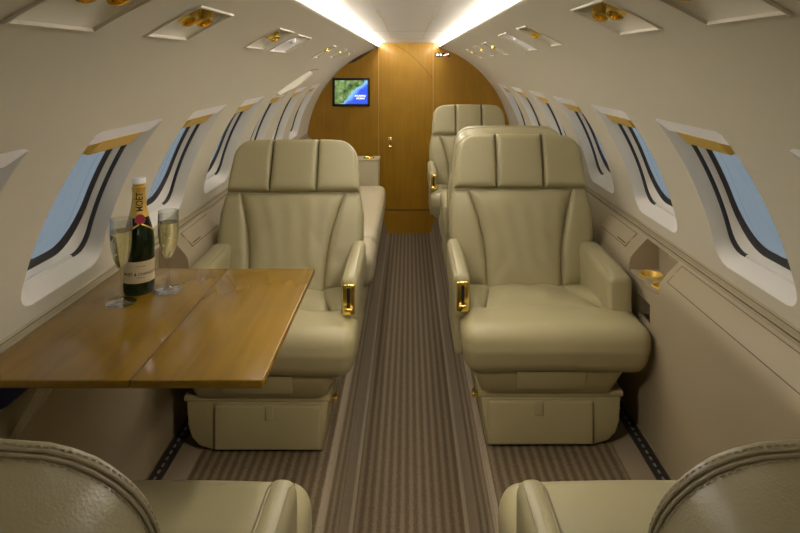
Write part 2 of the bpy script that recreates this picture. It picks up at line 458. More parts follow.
# windows
wn = 0
for sd, side in ((-1, 'left'), (1, 'right')):
    for k, wy in enumerate(WIN):
        wn += 1
        dirs = [(p[0], p[1]) for p in PB]
        def lp(hw, t0, t1, rb, rt, r): return [cyl(sd, wy + a, t, r) for a, t in win_loop(dirs, hw, t0, t1, rb, rt)]
        root = empty('window_%d' % wn, cyl(sd, wy, WTC, 1.0)); L0 = root.location.copy()
        sub = lambda l: [p - L0 for p in l]
        a0 = lp(WHW, WT0, WT1, .055, .008, RC)
        a1 = lp(WHW - .002, WT0 + .3, WT1 - .3, .055, .008, RC + .004)
        a2 = lp(WHW - .006, 11.2, 34.9, .05, .008, .985)
        a1h = [cyl(sd, wy + a, (t if t < 30 else 35.5), .9475) for a, t in win_loop(dirs, WHW - .002, 11, 35.5, .05, .008)]
        a3 = lp(WHW - .017, 11.6, 34.4, .055, .008, .988)
        a3b = lp(WHW - .017, 11.6, 34.4, .055, .008, .994)
        a4 = lp(WHW - .022, 12.0, 34.0, .115, .05, 1.012)
        a5 = lp(WHW - .028, 12.3, 33.7, .12, .055, 1.008)
        a6 = lp(WHW - .046, 13.4, 32.8, .12, .055, 1.016)
        n = len(a0); q = n // 4
        top = set(range(2 * q, 3 * q))          # the top edge quads
        mb = MB(); g = [[mb.v(p) for p in sub(l)] for l in (a0, a1, a2)]
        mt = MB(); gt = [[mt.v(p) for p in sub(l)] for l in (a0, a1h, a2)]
        # which quads belong to the top: both ends close to the upper theta
        tl = win_loop(dirs, WHW, WT0, WT1, .055, .008)
        for i in range(n):
            j = (i + 1) % n
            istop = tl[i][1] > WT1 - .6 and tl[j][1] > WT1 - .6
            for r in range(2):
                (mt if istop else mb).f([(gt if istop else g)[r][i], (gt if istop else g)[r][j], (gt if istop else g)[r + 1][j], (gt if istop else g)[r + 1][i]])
        mb.loops([sub(a3b), sub(a4)])
        for m_ in (mb, mt):
            bmesh.ops.delete(m_.b, geom=[v for v in m_.b.verts if not v.link_faces], context='VERTS')
        mb.build('window_frame', M['reveal'], root)
        mt.build('painted_lit_housing', M['plastic'], root)['label'] = 'window shade housing, whitened to look lit'  # white put in for the light on this lip
        mb = MB(); gg = [[mb.v(p) for p in sub(l)] for l in (a2, a3, a3b)]
        for i in range(n):
            j = (i + 1) % n; low = tl[i][1] < WT0 + .3 and tl[j][1] < WT0 + .3
            for r in range(2): mb.f([gg[r][i], gg[r][j], gg[r + 1][j], gg[r + 1][i]], 1 if low else 0)
        mb.loops([sub(a4), sub(a5), sub(a6)])
        mb.build('gasket', [M['gasket'], M['reveal']], root)['label'] = 'black rubber gasket'
        mb = MB(); p6 = sub(a6)
        g6 = [mb.v(p) for p in p6]; cc = mb.v(sum(p6, Vector()) / n)
        for i in range(n): mb.f([g6[i], g6[(i + 1) % n], cc])
        mb.build('window_pane', M['pane'], root)
        # gold pull bar of the shade
        mb = MB()
        y0, y1 = -.115, .115
        cs = [(.9455, 35.8), (.984, 35.6), (.984, 32.6), (.955, 32.8)]
        mb.loops([[cyl(sd, wy + y, t, r) - L0 for r, t in cs] for y in (y0 + .012, y0, y1, y1 - .0)][1:3], True, True)
        bmesh.ops.bevel(mb.b, geom=mb.b.edges[:], offset=.002, segments=2, affect='EDGES')
        mb.build('shade_handle', M['satin_gold'], root)['label'] = 'gold shade pull bar'
        nm = ['second', 'third', 'fourth', 'fifth', 'sixth', 'seventh', 'eighth']
        tag(root, '%s oval cabin window counted from the aft end, on the %s wall' % (['first', 'second', 'third', 'fourth', 'fifth', 'sixth', 'seventh'][k], side), 'window', kind='structure')

# emergency exit handle cover on the left wall
mb = MB()
def ec(u, w):
    y = 3.30 + .30 * w + u * .06; return y
ls = []
for k in range(9):
    t = k / 8; th = 38.5 + 9.5 * t; hw = .075 - .02 * t; yc = 3.42 + .38 * t; hgt = .022 + .014 * math.sin(math.pi * t)
    ls.append([cyl(-1, yc - hw, th, RC), cyl(-1, yc - hw * .8, th, RC - hgt * .8), cyl(-1, yc - hw * .5, th, RC - hgt), cyl(-1, yc + hw * .5, th, RC - hgt), cyl(-1, yc + hw * .8, th, RC - hgt * .8), cyl(-1, yc + hw, th, RC)])
mb.loops(ls, True, True)
ex_o = mb.build('exit_handle_cover', M['liner'], bpy.data.objects['wall_left'])
mb = MB(); mb.box((-.03, -.0, -.002), (.03, .008, .002), .001, 1)
mb = MB(); mb.loops([[cyl(-1, 3.74, t_, RC - .001), cyl(-1, 4.02, t_ + .6, RC - .001), cyl(-1, 4.02, t_ + 1.0, RC - .004), cyl(-1, 3.74, t_ + .4, RC - .004)] for t_ in (48.6, 48.9)], True, True)
mb.build('latch_slot', M['seam'], ex_o)

# service panels overhead
def knob(mb, P, Nn, r, h):
    Nn = Vector(Nn).normalized(); q = Nn.to_track_quat('Z', 'Y'); mm = q.to_matrix()
    tf = lambda p: Vector(P) + mm @ Vector(p)
    mb.lathe([(r * 1.25, -.004), (r * 1.3, .002), (r * 1.15, .005), (r * .95, .003), (r * .9, h * .5), (r * .7, h), (r * .45, h * 1.05), (r * .35, h * .6)], n=20, tf=tf)
ordn = {-1: ['nearest', 'second', 'third', 'fourth', 'fifth', 'sixth', 'seventh'], 1: ['nearest', 'second', 'third', 'fourth', 'fifth', 'sixth', 'seventh']}
for sd, side in ((-1, 'left'), (1, 'right')):
    for k, (y0, y1, t0, t1, typ) in enumerate(PANELS[sd]):
        yc, tc = (y0 + y1) / 2, (t0 + t1) / 2
        root = empty('service_panel', cyl(sd, yc, tc)); L0 = root.location.copy()
        def q(y, t, r): return cyl(sd, y, t, r) - L0
        dd = {'big': .035, 'pair': .03, 'gasper': .02, 'lamp': .012, 'slim': .006}[typ]
        ty, tt = (y1 - y0), (t1 - t0)
        def ring(iy, it, rb0, rb1):   # rb0 at t0 side, rb1 at t1 side
            pts = []
            n = 6
            ya, yb, ta, tb = y0 + iy, y1 - iy, t0 + it, t1 - it
            for i in range(n): pts.append((ya + (yb - ya) * i / n, ta))
            for i in range(n): pts.append((yb, ta + (tb - ta) * i / n))
            for i in range(n): pts.append((yb - (yb - ya) * i / n, tb))
            for i in range(n): pts.append((ya, tb - (tb - ta) * i / n))
            return [q(y, t, rb0 + (rb1 - rb0) * (t - t0) / tt) for y, t in pts]
        mb = MB()
        mb.loops([ring(-.006, -.35, RC - .0005, RC - .0005), ring(-.004, -.25, RC - .004, RC - .004), ring(0, 0, RC - .004, RC - .004), ring(.001, .05, RC + .002, RC + .002)])
        mb.build('rim', M['liner'], root)
        mb = MB()
        mb.loops([ring(.001, .05, RC + .002, RC + .002), ring(.003, .15, RC + .003, RC + .003), ring(ty * .12, tt * .15, RC + .004, RC + dd), ring(ty * .3, tt * .3, RC + .004, RC + dd)], cap1=True)
        mb.build('panel', M['plastic'] if typ == 'lamp' else M['liner'], root)
        nrm = -Vector((sd * math.cos(R_(tc)), 0, math.sin(R_(tc))))
        def at(fy, ft):
            t = t0 + tt * ft; return q(y0 + ty * fy, t, RC + .004 + (dd - .004) * ft)
        if typ in ('big', 'pair'):
            for fy, ft in ((.28, .62), (.66, .66)):
                mb = MB(); knob(mb, at(fy, ft), nrm + Vector((0, -.35, 0)), .024, .03)
                mb.build('air_nozzle', M['gold'], root)['label'] = 'polished gold air nozzle'
        elif typ == 'gasper':
            mb = MB(); knob(mb, at(.5, .62), nrm + Vector((0, -.3, 0)), .022, .026)
            mb.build('air_nozzle', M['gold'], root)['label'] = 'polished gold air nozzle'
        else:
            mb = MB(); knob(mb, at(.5, .6), nrm, .012, .014)
            mb.build('reading_or_fill_lamp', M['plastic'] if typ == 'lamp' else M['gold'], root)
        tag(root, '%s overhead panel on the %s ceiling, %s' % (ordn[sd][k], side, {'big': 'deep tray with gold air nozzles', 'pair': 'tray with two gold air nozzles', 'gasper': 'with one gold air nozzle', 'lamp': 'pale with a white knob', 'slim': 'slim with a tiny gold spot'}[typ]), 'service panel', 'overhead service panels')

# ------------------------------------------------------------------ lower sidewalls
NOTCH = (2.04, 2.31); NICHE = (2.115, 2.24)
prof = [(.936, .713), (.940, .7385), (.934, .7395), (.931, .735), (.930, .731), (.928, .730), (.9285, .716), (.9265, .7145), (.9265, .712), (.922, .711), (.9215, .700), (.918, .698), (.888, .668), (.862, .638), (.853, .624), (.849, .605), (.848, .58), (.849, .52), (.850, .42), (.857, .25), (.866, .1), (.872, 0.0), (.873, -.02)]
i_top, i_shelf, i_n0, i_n1 = 11, 16, 17, 18
for sd, side in ((-1, 'left'), (1, 'right')):
    mb = MB()
    ys = [YA, .3, 1.2, NOTCH[0], NICHE[0], NICHE[1], NOTCH[1], 2.9, 4.0, YB]
    cv = {}
    def V(i, j):
        if (i, j) not in cv: cv[(i, j)] = mb.v((sd * prof[j][0], ys[i], prof[j][1]))
        return cv[(i, j)]
    for i in range(len(ys) - 1):
        ym = (ys[i] + ys[i + 1]) / 2
        for j in range(len(prof) - 1):
            if NOTCH[0] < ym < NOTCH[1] and i_top <= j < i_shelf: continue
            if NICHE[0] < ym < NICHE[1] and i_n0 <= j < i_n1: continue
            mi = 1 if j in (4, 5, 8) and 0 else 0
            f = mb.f([V(i, j), V(i + 1, j), V(i + 1, j + 1), V(i, j + 1)], 2 if j in (4, 8) else (1 if j < 11 else 0))
    # cup-holder recess
    bx, sz = .962, .58
    cheek = [prof[j] for j in range(i_top, i_shelf + 1)]
    for y in NOTCH:
        mb.f([mb.v((sd * x, y, z)) for x, z in cheek + [(bx, sz), (bx, cheek[0][1])]])
    pt = cheek[0]
    mb.f([mb.v((sd * bx, NOTCH[0], pt[1])), mb.v((sd * bx, NOTCH[1], pt[1])), mb.v((sd * bx, NOTCH[1], sz)), mb.v((sd * bx, NOTCH[0], sz))])
    mb.f([mb.v((sd * bx, NOTCH[0], pt[1])), mb.v((sd * bx, NOTCH[1], pt[1])), mb.v((sd * pt[0], NOTCH[1], pt[1])), mb.v((sd * pt[0], NOTCH[0], pt[1]))])
    # shelf with two round wells
    cups = [(.907, 2.247), (.907, 2.130)]; cr_ = .037
    for (cx_, cy_), (ya, yb) in zip(cups, ((2.19, NOTCH[1]), (NOTCH[0], 2.19))):
        n = 32; inn, out = [], []
        for i in range(n):
            a = 2 * math.pi * (i + .5) / n; dx, dy = math.cos(a), math.sin(a)
            inn.append((sd * (cx_ + cr_ * dx), cy_ + cr_ * dy, sz))
            ts_ = []
            if dx > 1e-6: ts_.append((bx - cx_) / dx)
            if dx < -1e-6: ts_.append((prof[i_shelf][0] - cx_) / dx)
            if dy > 1e-6: ts_.append((yb - cy_) / dy)
            if dy < -1e-6: ts_.append((ya - cy_) / dy)
            t = min(ts_); out.append((sd * (cx_ + t * dx), cy_ + t * dy, sz))
        mb.loops([inn, out])
    # niche box
    z0, z1 = prof[i_n1][1], prof[i_n0][1]; xf = .849; xb = .93
    P = lambda x, y, z: mb.v((sd * x, y, z))
    y0, y1 = NICHE
    mb.f([P(xf, y0, z0), P(xb, y0, z0), P(xb, y0, z1), P(xf, y0, z1)]); mb.f([P(xf, y1, z0), P(xb, y1, z0), P(xb, y1, z1), P(xf, y1, z1)])
    mb.f([P(xf, y0, z0), P(xb, y0, z0), P(xb, y1, z0), P(xf, y1, z0)]); mb.f([P(xf, y0, z1), P(xb, y0, z1), P(xb, y1, z1), P(xf, y1, z1)])
    mb.f([P(xb, y0, z0), P(xb, y0, z1), P(xb, y1, z1), P(xb, y1, z0)])
    bmesh.ops.remove_doubles(mb.b, verts=mb.b.verts, dist=1e-5)
    w = mb.build('trim_2' if sd < 0 else 'trim_3', [M['lower'], M['rail'], M['seam']], angle=35)
    tag(w, 'tan leather lower sidewall with ledge rail along the %s side' % side, 'wall panel', kind='structure')
    # cup holders
    for c_i, (cx_, cy_) in enumerate(cups):
        mb = MB()
        mb.lathe([(cr_ + .007, .0005), (cr_ + .006, .004), (cr_ + .001, .005), (cr_ - .002, .002), (cr_ - .004, -.018), (cr_ - .008, -.024), (.001, -.024), (.001, -.03), (cr_ - .004, -.03), (cr_ - .001, -.02), (cr_ - .0005, .0005)], n=36, cap=False)
        o = mb.build('cup_holder', M['cupgold']); o.location = (sd * cx_, cy_, sz)
        tag(o, 'gold cup holder sunk in the %s side ledge, %s the cabin front' % (side, 'nearer' if c_i == 0 else 'farther from'), 'cup holder', 'gold cup holders')
    # small tray inside the niche
    mb = MB(); mb.box((xf + .002, y0 + .002, z0), (xf + .01, y1 - .002, z0 + .03), .002, 1); mb.box((xf + .012, y0 + .004, z0 + .001), (xb - .005, y1 - .004, z0 + .014), .002, 1)
    tr = mb.build('niche_tray', M['lower']); 
    for v_ in tr.data.vertices: v_.co.x *= sd
    tr.data.flip_normals() if sd < 0 else None
    tag(tr, 'small tray in the square niche below the %s cup holders' % side, 'tray')
    mb = MB(sd)
    for i in range(5): mb.box((xf + .016 + i * .012, y0 + .008, z0 + .015), (xf + .022 + i * .012, y1 - .008, z0 + .022), .001, 1)
    mb.build('grille', M['black'], tr)
    # lids on the slope (frame coords along the slope: a from (.918,.698) to (.862,.638))
    def slope(a, off): 
        dx, dz = .862 - .918, .638 - .698; L = math.hypot(dx, dz); nx, nz = dz / L, -dx / L
        return (.918 + dx * a + nx * off, .698 + dz * a + nz * off)
    def slab(y0, y1, a0, a1, name, m, par=None, off=.004, off0=-.003):
        mb = MB(sd)
        def tf(p): x, z = slope(p[0], p[2]); return (x, p[1], z)
        mb.soft(((a0 + a1) / 2, (y0 + y1) / 2, (off + off0) / 2), (a1 - a0, y1 - y0, off - off0), .0018, n=2, tf=tf, m=2)
        return mb.build(name, m, par)
    far = slab(2.40, 2.70, .12, .93, 'stowage_door', M['lid']); 
    tag(far, 'small tan stowage door on the %s sidewall slope beyond the cup holders' % side, 'door')
    slab(2.395, 2.705, .09, .96, 'shadow_gap', M['seam'], far, off=.0012, off0=-.002)
    slab(2.425, 2.55, .70, .78, 'finger_pull', M['rail'], far, off=.0075, off0=.002) if 0 else slab(2.41, 2.50, .80, .86, 'finger_pull', M['seam'], far, off=.0048, off0=.002)
    if sd > 0:
        lid = slab(.62, 2.0, .10, .95, 'stowage_lid', M['lid']); tag(lid, 'long tan lid of the stowed table on the right sidewall slope', 'lid')
        slab(.615, 2.008, .07, .98, 'shadow_gap', M['seam'], lid, off=.0012, off0=-.002)
    mb = MB(sd); mb.box((.9615 - .001, 2.08, .655), (.9618, 2.22, .675), .0002, 1)
    tag(mb.build('placard', M['rail']), 'tan placard plate inside the %s cup holder recess' % side, 'placard')

# ------------------------------------------------------------------ floor
mb = MB()
fp = [(-.90, 0), (-.735, 0), (-.729, .004), (-.275, .004), (-.262, .002), (-.253, -.006), (-.222, -.10), (-.2, -.178), (-.19, AISLE), (-.188, AISLE), (.188, AISLE), (.19, AISLE), (.2, -.178), (.222, -.10), (.253, -.006), (.262, .002), (.275, .004), (.729, .004), (.735, 0), (.90, 0)]
mi = {0: 1, 1: 1, 2: 0, 3: 1, 4: 1, 5: 2, 6: 1, 7: 1, 8: 1, 9: 0, 10: 1, 11: 1, 12: 1, 13: 2, 14: 1, 15: 1, 16: 0, 17: 1, 18: 1}
vv = [[mb.v((x, y, z)) for x, z in fp] for y in (YA, 0, 1, 2, 3, 4, YB)]
for a, b in zip(vv[:-1], vv[1:]):
    for j in range(len(fp) - 1): mb.f([a[j], a[j + 1], b[j + 1], b[j]], mi[j])
fl = mb.build('floor', [M['carpet'], M['carpetplain'], M['carpetside']], angle=30)
tag(fl, 'ribbed brown carpet with a sunken centre aisle', 'floor', kind='structure')
for sd, side in ((-1, 'left'), (1, 'right')):
    mb = MB(sd)
    mb.box((.815, YA + .02, -.001), (.860, YB - .01, .006), .002, 1)
    o = mb.build('baseboard_' + side, M['track']); tag(o, 'dark seat rail along the foot of the %s sidewall' % side, 'rail', kind='structure')
    mb = MB(sd); y = .4
    while y < 5.4:
        mb.box((.832, y, .004), (.840, y + .016, .0085), .001, 1); y += .034
    mb.build('rail_pin', M['trackpin'], o)['kind'] = 'stuff'

# ------------------------------------------------------------------ bulkheads
def disc_poly(x0, x1, z0, n=24, r=.975):
    p = [(x0, z0), (x1, z0)]
    for i in range(n + 1):
        x = x1 + (x0 - x1) * i / n
        p.append((x, ZC + math.sqrt(max(r * r - x * x, .0001))))
    return p
mb = MB(); mb.prism(disc_poly(-.955, -.2785, -.02), YB, YB + .03); mb.prism(disc_poly(.2225, .955, -.02), YB, YB + .03)
mb.prism([(-.28, -.25), (.28, -.25), (.28, .018), (-.28, .018)], YB + .002, YB + .03)
bw = mb.build('wall_front', M['wood'], smooth=False); tag(bw, 'golden wood veneer bulkhead across the front of the cabin', 'wall', kind='structure')
mb = MB(); mb.prism(disc_poly(-.276, .220, .030), YB + .004, YB + .03)
dr = mb.build('door_1', M['wood'], smooth=False); tag(dr, 'golden wood veneer door in the middle of the front bulkhead', 'door', kind='structure')
mb = MB(); mb.prism([(-.2785, .018), (.2225, .018), (.2225, .030), (-.2785, .030)], YB + .012, YB + .03)
mb.prism([(-.2785, .02), (-.276, .02), (-.276, 1.53), (-.2785, 1.53)], YB + .012, YB + .03); mb.prism([(.220, .02), (.2225, .02), (.2225, 1.53), (.220, 1.53)], YB + .012, YB + .03)
mb.build('gap', M['woodseam'], dr)
mb = MB()
arc = []
for i in range(17):
    t = i / 16; x = -.15 + .37 * t; z = 1.545 - .315 * t ** 1.55; arc.append((x, YB + .0035, z))
mb.tube(arc, .0022, 6); mb.build('seam', M['woodseam'], dr)
mb = MB(); mb.box((-.282, YB - .006, 0.03), (-.276, YB, 1.52), .002, 1); mb.box((.219, YB - .006, .03), (.2245, YB, 1.52), .002, 1)
mb.build('edge_trim', M['woodtrim'], bw)
# door pull
mb = MB(); mb.box((-.192, YB - .004, .80 - .18), (-.150, YB + .0045, .705 - .0), .003, 2) if 0 else None
hx, hz = (390 - 409) / 108.6, 1.37 - (142.5 - 64) / 108.6
mb.box((hx - .019, YB - .003, hz - .052), (hx + .019, YB + .005, hz + .052), .003, 2)
dh = mb.build('door_handle', M['gold'], dr)
mb = MB(); mb.box((hx - .006, YB - .0036, hz - .02), (hx + .006, YB - .001, hz + .036), .0005, 1); mb.build('pull_recess', M['woodseam'], dh)
mb = MB(); mb.tube([(hx - .008, YB - .004, hz - .036), (hx - .008, YB - .016, hz - .034), (hx + .008, YB - .016, hz - .034), (hx + .008, YB - .004, hz - .036)], .006, 8); mb.build('pull_lip', M['gold'], dh)
# dark wedge painting the shade of the gap at the bulkhead's upper left
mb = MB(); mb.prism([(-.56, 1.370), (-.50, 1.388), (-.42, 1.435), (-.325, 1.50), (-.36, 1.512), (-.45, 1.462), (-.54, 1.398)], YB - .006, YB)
o = mb.build('painted_gap', M['gap_shade'], smooth=False); tag(o, 'dark brown wedge painting the shaded gap at the top left of the front bulkhead', 'trim', kind='structure')
# aft bulkhead (behind the viewer)
mb = MB(); mb.prism(disc_poly(-.955, .955, -.25), YA - .03, YA)
o = mb.build('wall_back', M['wood'], smooth=False); tag(o, 'wood veneer bulkhead at the aft end', 'wall', kind='structure')

# screen
tv = empty('wall_monitor', (-.53, YB, 1.112))
mb = MB(); mb.box((-.172, -.022, -.130), (.172, 0, .130), .004, 2); mb.build('monitor_frame', M['black'], tv)
mb = MB(); g = [mb.v(p) for p in ((-.15, -.0225, -.108), (.15, -.0225, -.108), (.15, -.0225, .108), (-.15, -.0225, .108))]; mb.f(g)
sc_ = mb.build('screen', M['map'], tv)
mb = MB()
text_mb(mb, 'ATLANTIC', .022, lambda p: (.085 + p[0], -.0232, -.035 + p[1])); text_mb(mb, 'OCEAN', .022, lambda p: (.085 + p[0], -.0232, -.058 + p[1]))
mb.build('map_lettering', M['glyph_white'], sc_)
tag(tv, 'small wall monitor showing a coastal map on the wood bulkhead', 'monitor')
# lit sign
sg = empty('cabin_sign', ((442.5 - 409) / 108.6, YB, 1.37 + 9.2 / 108.6))
mb = MB(); mb.box((-.066, -.006, -.018), (.066, 0, .018), .002, 1); mb.build('sign_plate', M['black'], sg)
mb = MB()
for x in (-.048, -.016):
    mb.box((x - .009, -.0075, -.008), (x + .009, -.0055, .008), .002, 1)
mb.build('belt_symbol', M['glyph_white'], sg)
mb = MB(); mb.box((.008, -.0075, -.004), (.058, -.0055, .005), .001, 1, tf=lambda p: (p[0], p[1], p[2] + (p[0] - .033) * .3)); mb.build('cigarette_symbol', M['glyph_white'], sg)
mb = MB(); mb.tube([(.033 + .013 * math.cos(a * math.pi / 8), -.007, .013 * math.sin(a * math.pi / 8)) for a in range(16)], .002, 6, True); mb.tube([(.024, -.008, .009), (.042, -.008, -.009)], .002, 6)
mb.build('prohibition_ring', M['glyph_red'], sg)
tag(sg, 'tiny lit no smoking and seat belt sign at the top right of the bulkhead', 'sign')

# ------------------------------------------------------------------ seats
def outline(sx=1):
    p = [(.235, -.03), (.262, 0), (.285, .05), (.302, .1), (.313, .2), (.311, .3), (.298, .37), (.292, .39), (.284, .5), (.280, .53)]
    for i in range(1, 9):
        a = math.pi / 2 * i / 8; p.append((.190 + .09 * math.cos(a), .53 + .088 * math.sin(a)))
    p += [(.15, .622), (.1, .625), (.05, .6265), (0, .627)]
    return p
def outx(h):
    P_ = outline()
    for a, b in zip(P_[:-1], P_[1:]):
        if a[1] <= h <= b[1] and b[1] > a[1]: return a[0] + (b[0] - a[0]) * (h - a[1]) / (b[1] - a[1])
    return P_[-1][0] if h > .62 else P_[0][0]
def make_seat(label, loc, rz, out, rec, ub=0., yb=.42, group='cabin armchairs', z0=0., cx0=0., hb=0., hp=.046, ws=1., ah=0., ax=0.):
    """local: faces -y, outboard side is out*x; ub shifts the upper part sideways over the base"""
    t = empty('cabin_armchair', loc, rz); tag(t, label, 'armchair', group)
    Lm = M['leather']
    # base
    mb = MB(out); bp = [(-.222, .18), (-.200, .004), (.185, .004), (.235, .02), (.262, .05), (.275, .09), (.28, .18)]
    mb.prism(bp, 0, .5, r=.006); mb.build('base', Lm, t, angle=50)
    mb = MB(out); mb.box((-.230, -.005, .178), (.287, .5, .199), .005, 3); mb.build('base_lid', Lm, t)
    mb = MB(out); mb.box((-.193, -.016, .014), (.176, .01, .167), .006, 3); dw = mb.build('drawer', Lm, t)
    mb = MB(out); mb.box((-.1985, -.004, .009), (.1815, .01, .172), .002, 1); mb.build('drawer_gap', M['leather_seam'], dw)
    mb = MB(out); mb.box((-.03, -.021, .120), (-.002, -.014, .172), .003, 2); mb.build('pull_tab', Lm, dw)['label'] = 'leather pull tab'
    mb = MB(out); mb.box((-.245, .07, .135), (-.214, .095, .152), .003, 2); mb.tube([(-.24, .082, .144), (-.24, .07, .165)], .005, 8); mb.build('latch', M['gold'], t)['label'] = 'small gold latch'
    u = Matrix.Translation((ub, 0, z0))
    ut = lambda p: (p[0], p[1], p[2])
    up = empty('seat_top', (ub, 0, z0)) if 0 else None
    def sh(o):
        o.location = (ub, 0, z0); return o
    # pan
    mb = MB(); n = 1
    def ring(z, xa, xb, ya): 
        r = .03; pts = []
        for (cx_, cy_, a0) in ((xb - r, ya + r, -90), (xb - r, .44 - r, 0), (xa + r, .44 - r, 90), (xa + r, ya + r, 180)):
            for i in range(5):
                a = R_(a0 + 90 * i / 4); pts.append((cx_ + r * math.cos(a), cy_ + r * math.sin(a), z))
        return pts
    mb.loops([ring(.198, -.212, .238, -.012), ring(.205, -.220, .245, -.022), ring(.30, -.258, .285, -.055), ring(.33, -.262, .288, -.055)], True, True)
    if out < 0:
        for v_ in mb.b.verts: v_.co.x *= -1
    mb.build('seat_pan', Lm, t)
    mb = MB(out); mb.box((-.10, -.062, .222), (.14, -.02, .296), .003, 2, tf=lambda p: (p[0], p[1] + (.296 - p[2]) * .35, p[2])); mb.build('pan_panel', Lm, t)
    # cushion
    mb = MB()
    mb.soft((cx0 + .004, -.004, .377), (.644, .216, .176), .047, n=10, puff=(.006, .008, .006), m=5,
            tf=lambda p: (cx0 + (p[0] - cx0) * (1 - .04 * max(0, (.385 - p[2]) / .1)), p[1] + .03 * max(0, (.385 - p[2]) / .1), p[2] + .006 * math.cos(p[0] * 5)))
    mb.soft((cx0, .25, .365), (.54, .44, .12), .03, n=4)
    cu = sh(mb.build('seat_cushion', Lm, t))
    def zc_(y): return .458 - .10 * (y - .05)
    hw = lambda w: .235 - .095 * w
    mb = MB()
    mb.pad(lambda a, w: (cx0 * (1 - w) + (2 * a - 1) * hw(w), .035 + .42 * w, zc_(.035 + .42 * w) - .012), (0, 0, 1), .030, .03, n=3,
           extra=lambda a, w: .004 * math.sin(9 * w + 7 * a) + .003 * math.sin(17 * a - 5 * w))
    sh(mb.build('seat_pad', Lm, t))
    for s in (-1, 1):
        mb = MB()
        mb.pad(lambda a, w: (cx0 * (1 - w) + s * (hw(w) + (.278 - hw(w)) * a), .06 + .37 * w, zc_(.05 + .37 * w) - .016), (0, 0, 1), .036, .03, n=3, nu=14)
        sh(mb.build('seat_bolster', Lm, t))
    # back
    cr, sr = math.cos(R_(rec)), math.sin(R_(rec))
    def B(x, h, d): return (x * ws, yb + h * sr - d * cr, .44 + hb + h * cr + d * sr)
    D = (0, -cr, sr)
    P_ = outline(); full = [(x, h) for x, h in P_] + [(-x, h) for x, h in P_[-2::-1]]
    def ringb(k, d): return [B(x * k[0], .3 + (h - .3) * k[1], d) for x, h in full]
    mb = MB()
    mb.loops([ringb((.97, .985), .012), ringb((.992, .997), .002), ringb((1, 1), -.010), ringb((1, 1), -.075), ringb((.992, .994), -.092), ringb((.965, .972), -.104), ringb((.92, .935), -.110), ringb((.6, .6), -.124), ringb((.2, .2), -.130)], True, True)
    bs = sh(mb.build('back_shell', Lm, t))
    mb = MB()
    mb.tube(ringb((1.002, 1.001), .0)[2:-2], .0014, 6); mb.tube(ringb((1.002, 1.001), -.0055)[2:-2], .0014, 6)
    sh(mb.build('piping', M['leather_seam'], bs)).location = (0, 0, 0)
    mb = MB()
    for k_, d_ in (((1.001, 1.001), -.0095), ((.999, 1.0), .004)):
        ln = [Vector(p) for p in ringb(k_, d_)[2:-2]]
        for a, b in zip(ln[:-1], ln[1:]):
            m_ = max(1, round((b - a).length / .006))
            for i in range(m_):
                p = a.lerp(b, (i + .2) / m_); q_ = a.lerp(b, (i + .75) / m_); mb.tube([p, q_], .0007, 4)
    sh(mb.build('stitching', M['stitch'], bs)).location = (0, 0, 0)
    bs.location = (ub, 0, z0)
    HW = lambda h: .160 + .074 * max(0, h / .385) ** 2.2
    mb = MB()
    def fold(a, w):
        s = abs(2 * a - 1); return (-.010 * math.exp(-(math.sin(9 * (w + .6 * s) + 1.3 * math.sin(3 * a)) / .3) ** 2) * min(1, 1.6 * s) * (1 - w) ** .8 * min(1, 4 * w) + .003 * math.sin(31 * a + 6 * w) * w)
    mb.pad(lambda a, w: B((2 * a - 1) * HW(-.06 + .445 * w), -.06 + .443 * w, .005), D, .040, .02, n=7, nu=34, nv=34, extra=fold)
    sh(mb.build('backrest_pad', Lm, t))
    for s in (-1, 1):
        mb = MB()
        mb.pad(lambda a, w: B(s * (HW(-.03 + .415 * w) + (outx(-.03 + .415 * w) - HW(-.03 + .415 * w)) * a), -.03 + .413 * w, .004 - .012 * a), D, .040, .02, n=5, nu=18, nv=26, extra=lambda a, w: -.008 * math.exp(-((w - .36 + .12 * a) / .03) ** 2))
        sh(mb.build('backrest_wing', Lm, t))
    for xa, xb in ((-9, -.104), (-.103, .103), (.104, 9)):
        mb = MB()
        def PH(a, w):
            h = .387 + .239 * w
            l = xa if xa > -1 else -outx(h); r = xb if xb < 1 else outx(h)
            x = l + (r - l) * a
            return B(x, h, .003)
        mb.pad(PH, D, hp, .02, n=14, e=.42, nu=30, nv=30)
        sh(mb.build('headrest_pad', Lm, t))
    # arms
    def arm(xa, xb, ya, yb_, za, zb, nm):
        mb = MB(out)
        c = ((xa + xb) / 2, (ya + yb_) / 2, (za + zb) / 2)
        mb.soft(c, (xb - xa, yb_ - ya, zb - za), .026, n=4, puff=(.003, 0, .004), m=4, tf=lambda p: (p[0], p[1], p[2] + .03 * (p[1] - ya)))
        o = sh(mb.build(nm, Lm, t)); o.location.z += ah; o.location.x += (ax if nm == 'armrest' and xa < 0 else 0) * out
        mb = MB(out)
        for x in (xa + .012, xb - .012):
            pts = [(x, ya + .0035, za + .05), (x, ya + .0015, zb - .05), (x, ya + .012, zb - .012), (x, ya + .045, zb + .0015)] + [(x, ya + .045 + .1 * i, zb + .0025 + .003 * i) for i in range(1, 4)]
            mb.tube(pts, .0016, 5)
        mb.build('arm_piping', M['leather_seam'], o)
        return o
    ai = arm(-.328, -.268, .035, .47, .435, .600, 'armrest')
    mb = MB(out); mb.soft((-.300, .285, .37), (.040, .35, .20), .015, n=3); mb.build('arm_panel', Lm, ai)
    ao = arm(.238, .325, .035, .45, .33, .592, 'armrest')
    mb = MB(out); mb.box((-.319, .026, .470), (-.275, .042, .578), .005, 3); lv = mb.build('lever_plate', M['gold'], ai); lv['label'] = 'polished gold lever plate'
    mb = MB(out); mb.box((-.303, .0245, .495), (-.291, .03, .566), .002, 2); mb.build('lever_slot', M['black'], lv)
